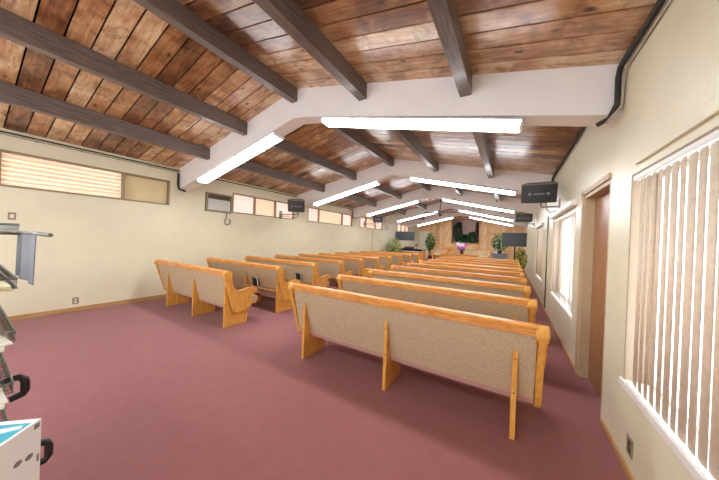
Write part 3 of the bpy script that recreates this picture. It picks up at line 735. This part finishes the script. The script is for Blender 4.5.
# ------------------------------------------------------------------ plants
def plant(loc, label, kinds, rad, z0, z1, n, leafL, pot=True, potr=.16, poth=.28, flowers=None, seed=1, name='potted_plant', group=None, bias=None, keep=None):
    rnd = random.Random(seed)
    t = thing(name, label, 'plant', loc, 0, group)
    if pot:
        b = MB(); b.lathe([(.001, 0), (potr*.7, 0), (potr*.85, poth*.6), (potr, poth*.92), (potr*1.06, poth*.93), (potr*1.06, poth), (potr*.9, poth), (potr*.86, poth*.9), (.001, poth*.9)]); b.obj('pot', 'pot', t)
    stems = MB(); f = MB(); zs = poth*.85 if pot else .0
    ns = 7
    tips = []
    for k in range(ns):
        a = rnd.uniform(0, 2*pi); r = rad*rnd.uniform(.2, .85); zt = z0+(z1-z0)*rnd.uniform(.45, 1)
        p0 = Vector((rnd.uniform(-.03, .03), rnd.uniform(-.03, .03), zs)); p3 = Vector((r*cos(a), r*sin(a), zt))
        mid = Vector((r*.3*cos(a), r*.3*sin(a), zs+(zt-zs)*.6)); stems.tube([p0, (p0+mid)/2, mid, (mid+p3)/2, p3], [.012, .01, .008, .006, .004], 6)
        tips += [mid, p3]
    if keep:
        for v in stems.b.verts:
            for ax in (0, 1): v.co[ax] = min(max(v.co[ax]+loc[ax], keep[ax][0]+.004), keep[ax][1]-.004)-loc[ax]
    stems.obj('stem', 'stem', t)
    for k in range(n):
        for _ in range(30):
            p = Vector((rnd.uniform(-1, 1), rnd.uniform(-1, 1), rnd.uniform(-1, 1)))
            if .25 < p.length < 1: break
        q = Vector((p.x*rad, p.y*rad*(bias or 1), (z0+z1)/2+p.z*(z1-z0)/2))
        dr = Vector((p.x, p.y*(bias or 1), p.z*.5-.1))+Vector((rnd.uniform(-.7, .7), rnd.uniform(-.7, .7)*(bias or 1), rnd.uniform(-.7, .5)))
        f.leaf(q, dr, (rnd.uniform(-.6, .6), rnd.uniform(-.6, .6), 1), leafL*rnd.uniform(.7, 1.2), leafL*.55, m=rnd.choice(kinds))
    if keep:      # leaves stay inside the recess
        for v in f.b.verts:
            for ax in range(3):
                lo, hi = keep[ax]; q = v.co[ax]+loc[ax]; e_ = .012*((v.co.x*7+v.co.z*13+v.co.y*11) % 1)
                v.co[ax] = min(max(q, lo+e_), hi-e_)-loc[ax]
    f.obj('foliage', kinds[0], t)
    if flowers:
        g = MB()
        for k in range(flowers[1]):
            p = Vector((rnd.uniform(-1, 1), rnd.uniform(-1, -.1), rnd.uniform(-.8, 1)))
            p.normalize(); q = Vector((p.x*rad, p.y*rad, (z0+z1)/2+p.z*(z1-z0)/2))
            for j in range(5):
                a = 2*pi*j/5; g.leaf(q, (cos(a), -.4, sin(a)), (0, -1, .2), flowers[2], flowers[2]*.7, m=flowers[0])
        g.obj('blossom', flowers[0], t)
    return t
plant((-6.05, 14.0, 0), 'bushy yellow-green plant by the left wall beside the organ', ['leafy', 'leafy', 'leaf'], .42, .55, 1.62, 420, .16, seed=3, flowers=('yellow', 10, .05))
plant((-5.1, 18.4, .2), 'tall narrow green plant beside the white far door', ['leaf', 'leafd', 'leaf'], .3, .7, 1.95, 380, .17, seed=4)
plant((.36, 13.3, 0), 'yellow-green plant in a brown pot at the right wall below the television', ['leafy', 'leaf', 'leafy'], .2, .4, 1.35, 420, .13, seed=5, flowers=('yellow', 26, .055), potr=.12)
# planter box plant
t = thing('planter_box', 'blue-grey box carrying a plant beside the right chancel bench', 'box', (-.58, 17.0, 0))
b = MB(); b.box(-.4, -.2, 0, .4, .25, .92, .02); b.obj('body', 'greybox', t)
b = MB(); b.box(-.42, -.22, .92, .42, .27, .95, .006); b.obj('lid', 'greybox', t)
plant((-.58, 17.03, .95), 'leafy green plant standing on the blue-grey box', ['leaf', 'leafy', 'leafd'], .4, .15, 1.25, 360, .17, seed=6, potr=.14, poth=.18, flowers=('yellow', 4, .05))
# artificial greenery in the niche
def green(loc, lb, kinds, rad, h, n, seed, x0=0, x1=0): plant(loc, lb, kinds, rad, .16, h, n, .22, pot=False, seed=seed, name='niche_plant', group='greenery in the far wall niche', bias=.8, keep=((x0, x1), (YF+.11, YF+.74), (NZ0+.005, NZ1-.01)))
NY = YF+.38
green((-3.68, NY, NZ0+.001), 'tall dark greenery on the left side of the far niche', ['leafd', 'leafd', 'leaf', 'leafp'], .27, 1.66, 700, 11, NX0+.01, -3.4)
green((-3.14, NY, NZ0+.001), 'low greenery in the middle of the far niche', ['leafd', 'leaf'], .25, .6, 320, 12, -3.39, -2.9)
green((-2.62, NY-.04, NZ0+.001), 'rounded greenery at the lower right of the far niche', ['leafd', 'leafd', 'leaf'], .27, .85, 420, 13, -2.89, -2.42)
green((-2.27, NY, NZ0+.001), 'thin dusky foliage climbing the right side of the far niche', ['leafp', 'leafp', 'leafd'], .12, 1.65, 260, 14, -2.41, NX1-.01)

# ------------------------------------------------------------------ chancel furniture
def bench(x0, x1, y, z, label):
    t = thing('chancel_bench', label, 'bench', ((x0+x1)/2, y, z), 0, 'benches on the chancel platform'); w = (x1-x0)/2
    b = MB(); b.box(-w+.06, .28, .46, w-.06, .36, .84, .02, mtx=None); b.obj('back_cushion', 'tweed', t)
    b = MB(); b.box(-w+.06, -.2, .4, w-.06, .28, .5, .02); b.obj('seat_cushion', 'whitep' if False else 'paper1', t)
    b = MB(); b.box(-w+.06, .27, .84, w-.06, .38, .88, .01); b.box(-w+.06, -.2, .36, w-.06, .34, .4); b.obj('rail', 'oak', t)
    for s in (-1, 1):
        b = MB(); b.prism([(-.22, 0), (.38, 0), (.38, .9), (.28, .9), (.2, .66), (-.18, .62), (-.24, .56), (-.18, .5)], 'x', s*(w-.03)-.03, s*(w-.03)+.03, bev=.005); b.obj('end_panel', 'oakv', t)
    for k in range(3):
        b = MB(); xx = -w*.5+k*w*.5; b.box(xx-.02, -.15, 0, xx+.02, .3, .36); b.obj('leg', 'oakv', t)
bench(-2.86, -1.2, 18.3, .2, 'cushioned chancel bench right of the orchid')
bench(-4.82, -3.62, 18.3, .2, 'cushioned chancel bench on the left, next to the tall plant')
t = thing('communion_table', 'long honey wood table in front of the chancel platform', 'table', (-2.6, 15.4, 0))
b = MB(); b.box(-1.05, -.3, .82, 1.05, .3, .86, .008); b.obj('tabletop', 'oakr', t)
b = MB(); b.box(-.98, -.24, .68, .98, .24, .82); b.obj('apron', 'oak', t)
for sx in (-1, 1):
    for sy in (-1, 1):
        b = MB(); b.box(sx*.93-.04, sy*.22-.04, 0, sx*.93+.04, sy*.22+.04, .68, .006); b.obj('leg', 'oakv', t)
# orchid in a vase
t = thing('orchid', 'magenta and white orchid in a dark vase on the wooden table', 'flowers', (-2.42, 15.3, .86))
b = MB(); b.lathe([(.001, 0), (.06, 0), (.09, .08), (.07, .17), (.04, .22), (.055, .25), (.001, .24)]); b.obj('vase', 'leafd', t)
b = MB(); rnd = random.Random(5)
cen = []
for k in range(8):
    p = Vector((rnd.uniform(-.24, .24), rnd.uniform(-.12, .05), .36+rnd.uniform(-.08, .24))); cen.append(p)
    b.tube([(0, 0, .2), (p.x*.4, p.y*.4, .35), p], .006, 5)
b.obj('stem', 'leaf', t)
b = MB()
for k, p in enumerate(cen):
    for j in range(6):
        a = 2*pi*j/6+k; b.leaf(p, (cos(a), -.25, sin(a)), (0, -1, 0), .13, .1, m='magenta' if k % 2 else 'whitep')
b.obj('petals', 'magenta', t)
b = MB()
for k in range(26):
    a = rnd.uniform(0, 2*pi); b.leaf((0, 0, .24), (cos(a), sin(a), rnd.uniform(-.3, .6)), (0, 0, 1), .2, .06, m='leafd')
b.obj('foliage', 'leafd', t)
# dried orange arrangement
t = thing('dried_flowers', 'orange dried flower arrangement on the wooden table, left of the orchid', 'flowers', (-3.2, 15.3, .86))
b = MB(); b.lathe([(.001, 0), (.09, 0), (.13, .06), (.12, .09), (.001, .08)]); b.obj('bowl', 'oakr', t)
b = MB()
for k in range(150):
    a = rnd.uniform(0, 2*pi); e = rnd.uniform(-.2, 1.3); r = rnd.uniform(.05, .26); p = Vector((r*1.2*cos(a), r*.6*sin(a), .1+rnd.uniform(0, .3)*(1-r)))
    b.leaf(p, (cos(a), sin(a), e), (rnd.uniform(-1, 1), -1, .5), .1, .05, m=rnd.choice(['orange', 'yellow', 'oakr']))
b.obj('blooms', 'orange', t)
# organ
t = thing('organ', 'wooden electric organ with a black top under the left television', 'organ', (-5.35, 15.2, 0))
b = MB(); b.box(-.75, -.28, .1, .75, .3, .84, .01); b.obj('case', 'oakr', t)
b = MB(); b.box(-.78, -.32, .96, .78, .34, 1.01, .008); b.box(-.74, .05, .84, .74, .3, .96); b.obj('top', 'black', t)
b = MB(); b.box(-.6, -.3, .84, .6, .02, .88)
b.obj('keyboard', 'pages', t)
for s in (-1, 1):
    b = MB(); b.box(s*.74-.04, -.3, 0, s*.74+.04, .32, .96, .006); b.obj('side_panel', 'oakr', t)
t = thing('audio_mixer', 'small black mixer lying on top of the organ', 'electronics', (-5.55, 15.2, 1.011))
b = MB(); b.prism([(-.2, 0), (.2, 0), (.2, .14), (-.2, .05)], 'x', -.3, .3, bev=.006); b.obj('body', 'black', t)
b = MB()
for i in range(8):
    for j in range(3): b.lathe([(.008, 0), (.008, .015), (.001, .015)], c=(-.25+i*.07, -.12+j*.1, .072+j*.022), n=8)
b.obj('knob', 'metal', t)
t = thing('desk_lamp', 'small dark lamp standing on the right of the organ top', 'lamp', (-5.1, 15.25, 1.011))
b = MB(); b.lathe([(.001, 0), (.07, 0), (.06, .02), (.01, .03), (.01, .25), (.001, .25)]); b.obj('base', 'black', t)
b = MB(); b.lathe([(.1, .2), (.05, .3), (.03, .31), (.001, .31)]); b.obj('lamp_shade', 'dbronze', t)

# ------------------------------------------------------------------ literature rack at the left edge
t = thing('literature_rack', 'grey tiered wire rack of leaflets at the left edge', 'rack', (-2.0, -.25, 0))
b = MB(); b.tube([(0, 0, .02), (0, 0, 1.56)], .02, 10); b.lathe([(.001, 0), (.28, 0), (.28, .015), (.03, .03), (.001, .03)], n=24); b.obj('post', 'wire', t)
for k, z in enumerate((1.47, 1.265, 1.065, .868, .67)):
    x0, x1, y0, y1 = -.45, .4, -.38, .385
    b = MB(); hr = .035
    for zz in (0, hr):
        b.tube([(x0, y0, z+zz), (x1, y0, z+zz), (x1, y1, z+zz), (x0, y1, z+zz), (x0, y0, z+zz)], .004, 6)
    for q in range(28):
        x = x0+(x1-x0)*q/27; b.tube([(x, y0, z+hr), (x, y0, z), (x, y1, z), (x, y1, z+hr)], .0025, 5)
    tr = b.obj('tray', 'wire', t)
    b = MB(); b.box(x0+.01, y0+.01, z+.004, x1-.01, y1-.012, z+.008); b.obj('tray_liner', 'tray', tr)
    if k in (3, 4):
        b = MB(); hx = x1-.1 if k == 3 else x1-.02; yy = y1; o_ = .038 if k == 3 else .095; zz = z+.012 if k == 3 else z-.05
        pts = [(hx, yy-.02, z+.002), (hx, yy-.002, zz), (hx, yy+o_*.6, zz+.002), (hx, yy+o_*.93, zz-.012), (hx, yy+o_, zz-.03), (hx, yy+o_, zz-(.06 if k == 3 else .07)), (hx, yy+o_*.9, zz-(.07 if k == 3 else .085)), (hx, yy-.0, zz-(.08 if k == 3 else .1))]
        b.tube(pts, .013, 8); b.obj('handle', 'black', t)
rnd = random.Random(8)
pl_names = {1.47: 'topmost', 1.265: 'second', 1.065: 'third', .868: 'fourth'}
for z, nm in pl_names.items():
    for q in range(2 if z > 1.4 else 3):
        cx = -2.12+q*.28; cy = -.02+rnd.uniform(-.01, .01)
        b = MB()
        for s in range(3):
            a = rnd.uniform(-.12, .12); R = Matrix.Translation((cx, cy, z+.009+s*.006)) @ Matrix.Rotation(a, 4, 'Z')
            b.box(-.1, -.13, 0, .1, .13, .005, mtx=R)
        tag(b.obj('leaflet_stack', rnd.choice(['paper1', 'paper2', 'paper3', 'pages'])), '%s leaflet stack on the %s tray of the wire rack' % (['front', 'middle', 'rear'][2-q], nm), 'leaflets', 'leaflet stacks on the wire rack')
# rod with hanging sheets
t = thing('hanging_sheet', 'blue-grey glossy sheet hanging from a rod on the wire rack', 'banner', (-1.6, .135, 1.478))
b = MB(); b.tube([(0, 0, 0), (.24, .006, 0), (.42, .022, -.002)], .006, 8); b.obj('rod', 'wire', t)
b = MB(); n = 8
for (a0, a1, mm) in ((0, .13, 'navy'), (.13, .31, 'slate')):
    for k in range(n):
        xa = a0+(a1-a0)*k/n; xb = a0+(a1-a0)*(k+1)/n
        ya = .004*sin(xa*40)+xa*.03; yb = .004*sin(xb*40)+xb*.03
        h = -.165
        vs = [b.b.verts.new(p) for p in ((xa, ya, -.004), (xb, yb, -.004), (xb*.97, yb-.002, h), (xa*.97, ya-.002, h))]
        f_ = b.b.faces.new(vs); f_.material_index = b.mi(mm)
o = b.obj('sheet', 'slate', t); sm = o.modifiers.new('t', 'SOLIDIFY'); sm.thickness = .002
# carton and stool
t = thing('side_stool', 'small dark stool under the white carton, below the left edge', 'stool', (-1.305, -.005, 0), radians(-45))
b = MB(); b.box(-.13, -.11, .47, .13, .11, .5, .004); b.obj('seat', 'oakv', t)
for sx in (-1, 1):
    for sy in (-1, 1):
        b = MB(); b.box(sx*.11-.012, sy*.09-.012, 0, sx*.11+.012, sy*.09+.012, .47); b.obj('leg', 'oakv', t)
t = thing('carton', 'white carton with a teal printed top at the lower left corner', 'box', (-1.24, .16, .5), radians(-47))
W2, D2, H2 = .36, .26, .4
b = MB(); b.box(0, -D2, 0, W2, 0, H2, .002); b.obj('body', 'card', t)
b = MB(); z = H2+.0008
b.prism([(.02, -D2+.002), (W2, -D2+.002), (W2, -.03), (.09, -.008), (.02, -.008)], 'z', H2, z)
b.prism([(.045, -.1), (.03, -.02), (.045, -.014), (.075, -.09)], 'z', z, z+.0006, m='lilac')
b.prism([(.085+.018*cos(a*pi/8)+.012*sin(a*pi/8), -.075+.045*sin(a*pi/8)) for a in range(16)], 'z', z, z+.0006, m='lilac')
b.obj('printed_top', 'teal', t)
for (u, w_) in ((.034, .306), (.064, .312)):
    b = MB(); b.prism([(u+.011*cos(a*pi/8), w_+.008*sin(a*pi/8)) for a in range(16)], 'y', .0, .0008); b.obj('printed_badge', 'grey', t)
b = MB(); b.prism([(.007, .378), (.022, .378), (.022, .393), (.007, .393)], 'y', 0, .0008); b.obj('printed_mark', 'grey', t)
b = MB(); b.prism([(.006, .272), (.012, .272), (.012, .295), (.006, .295)], 'y', 0, .0008); b.obj('printed_mark', 'grey', t)
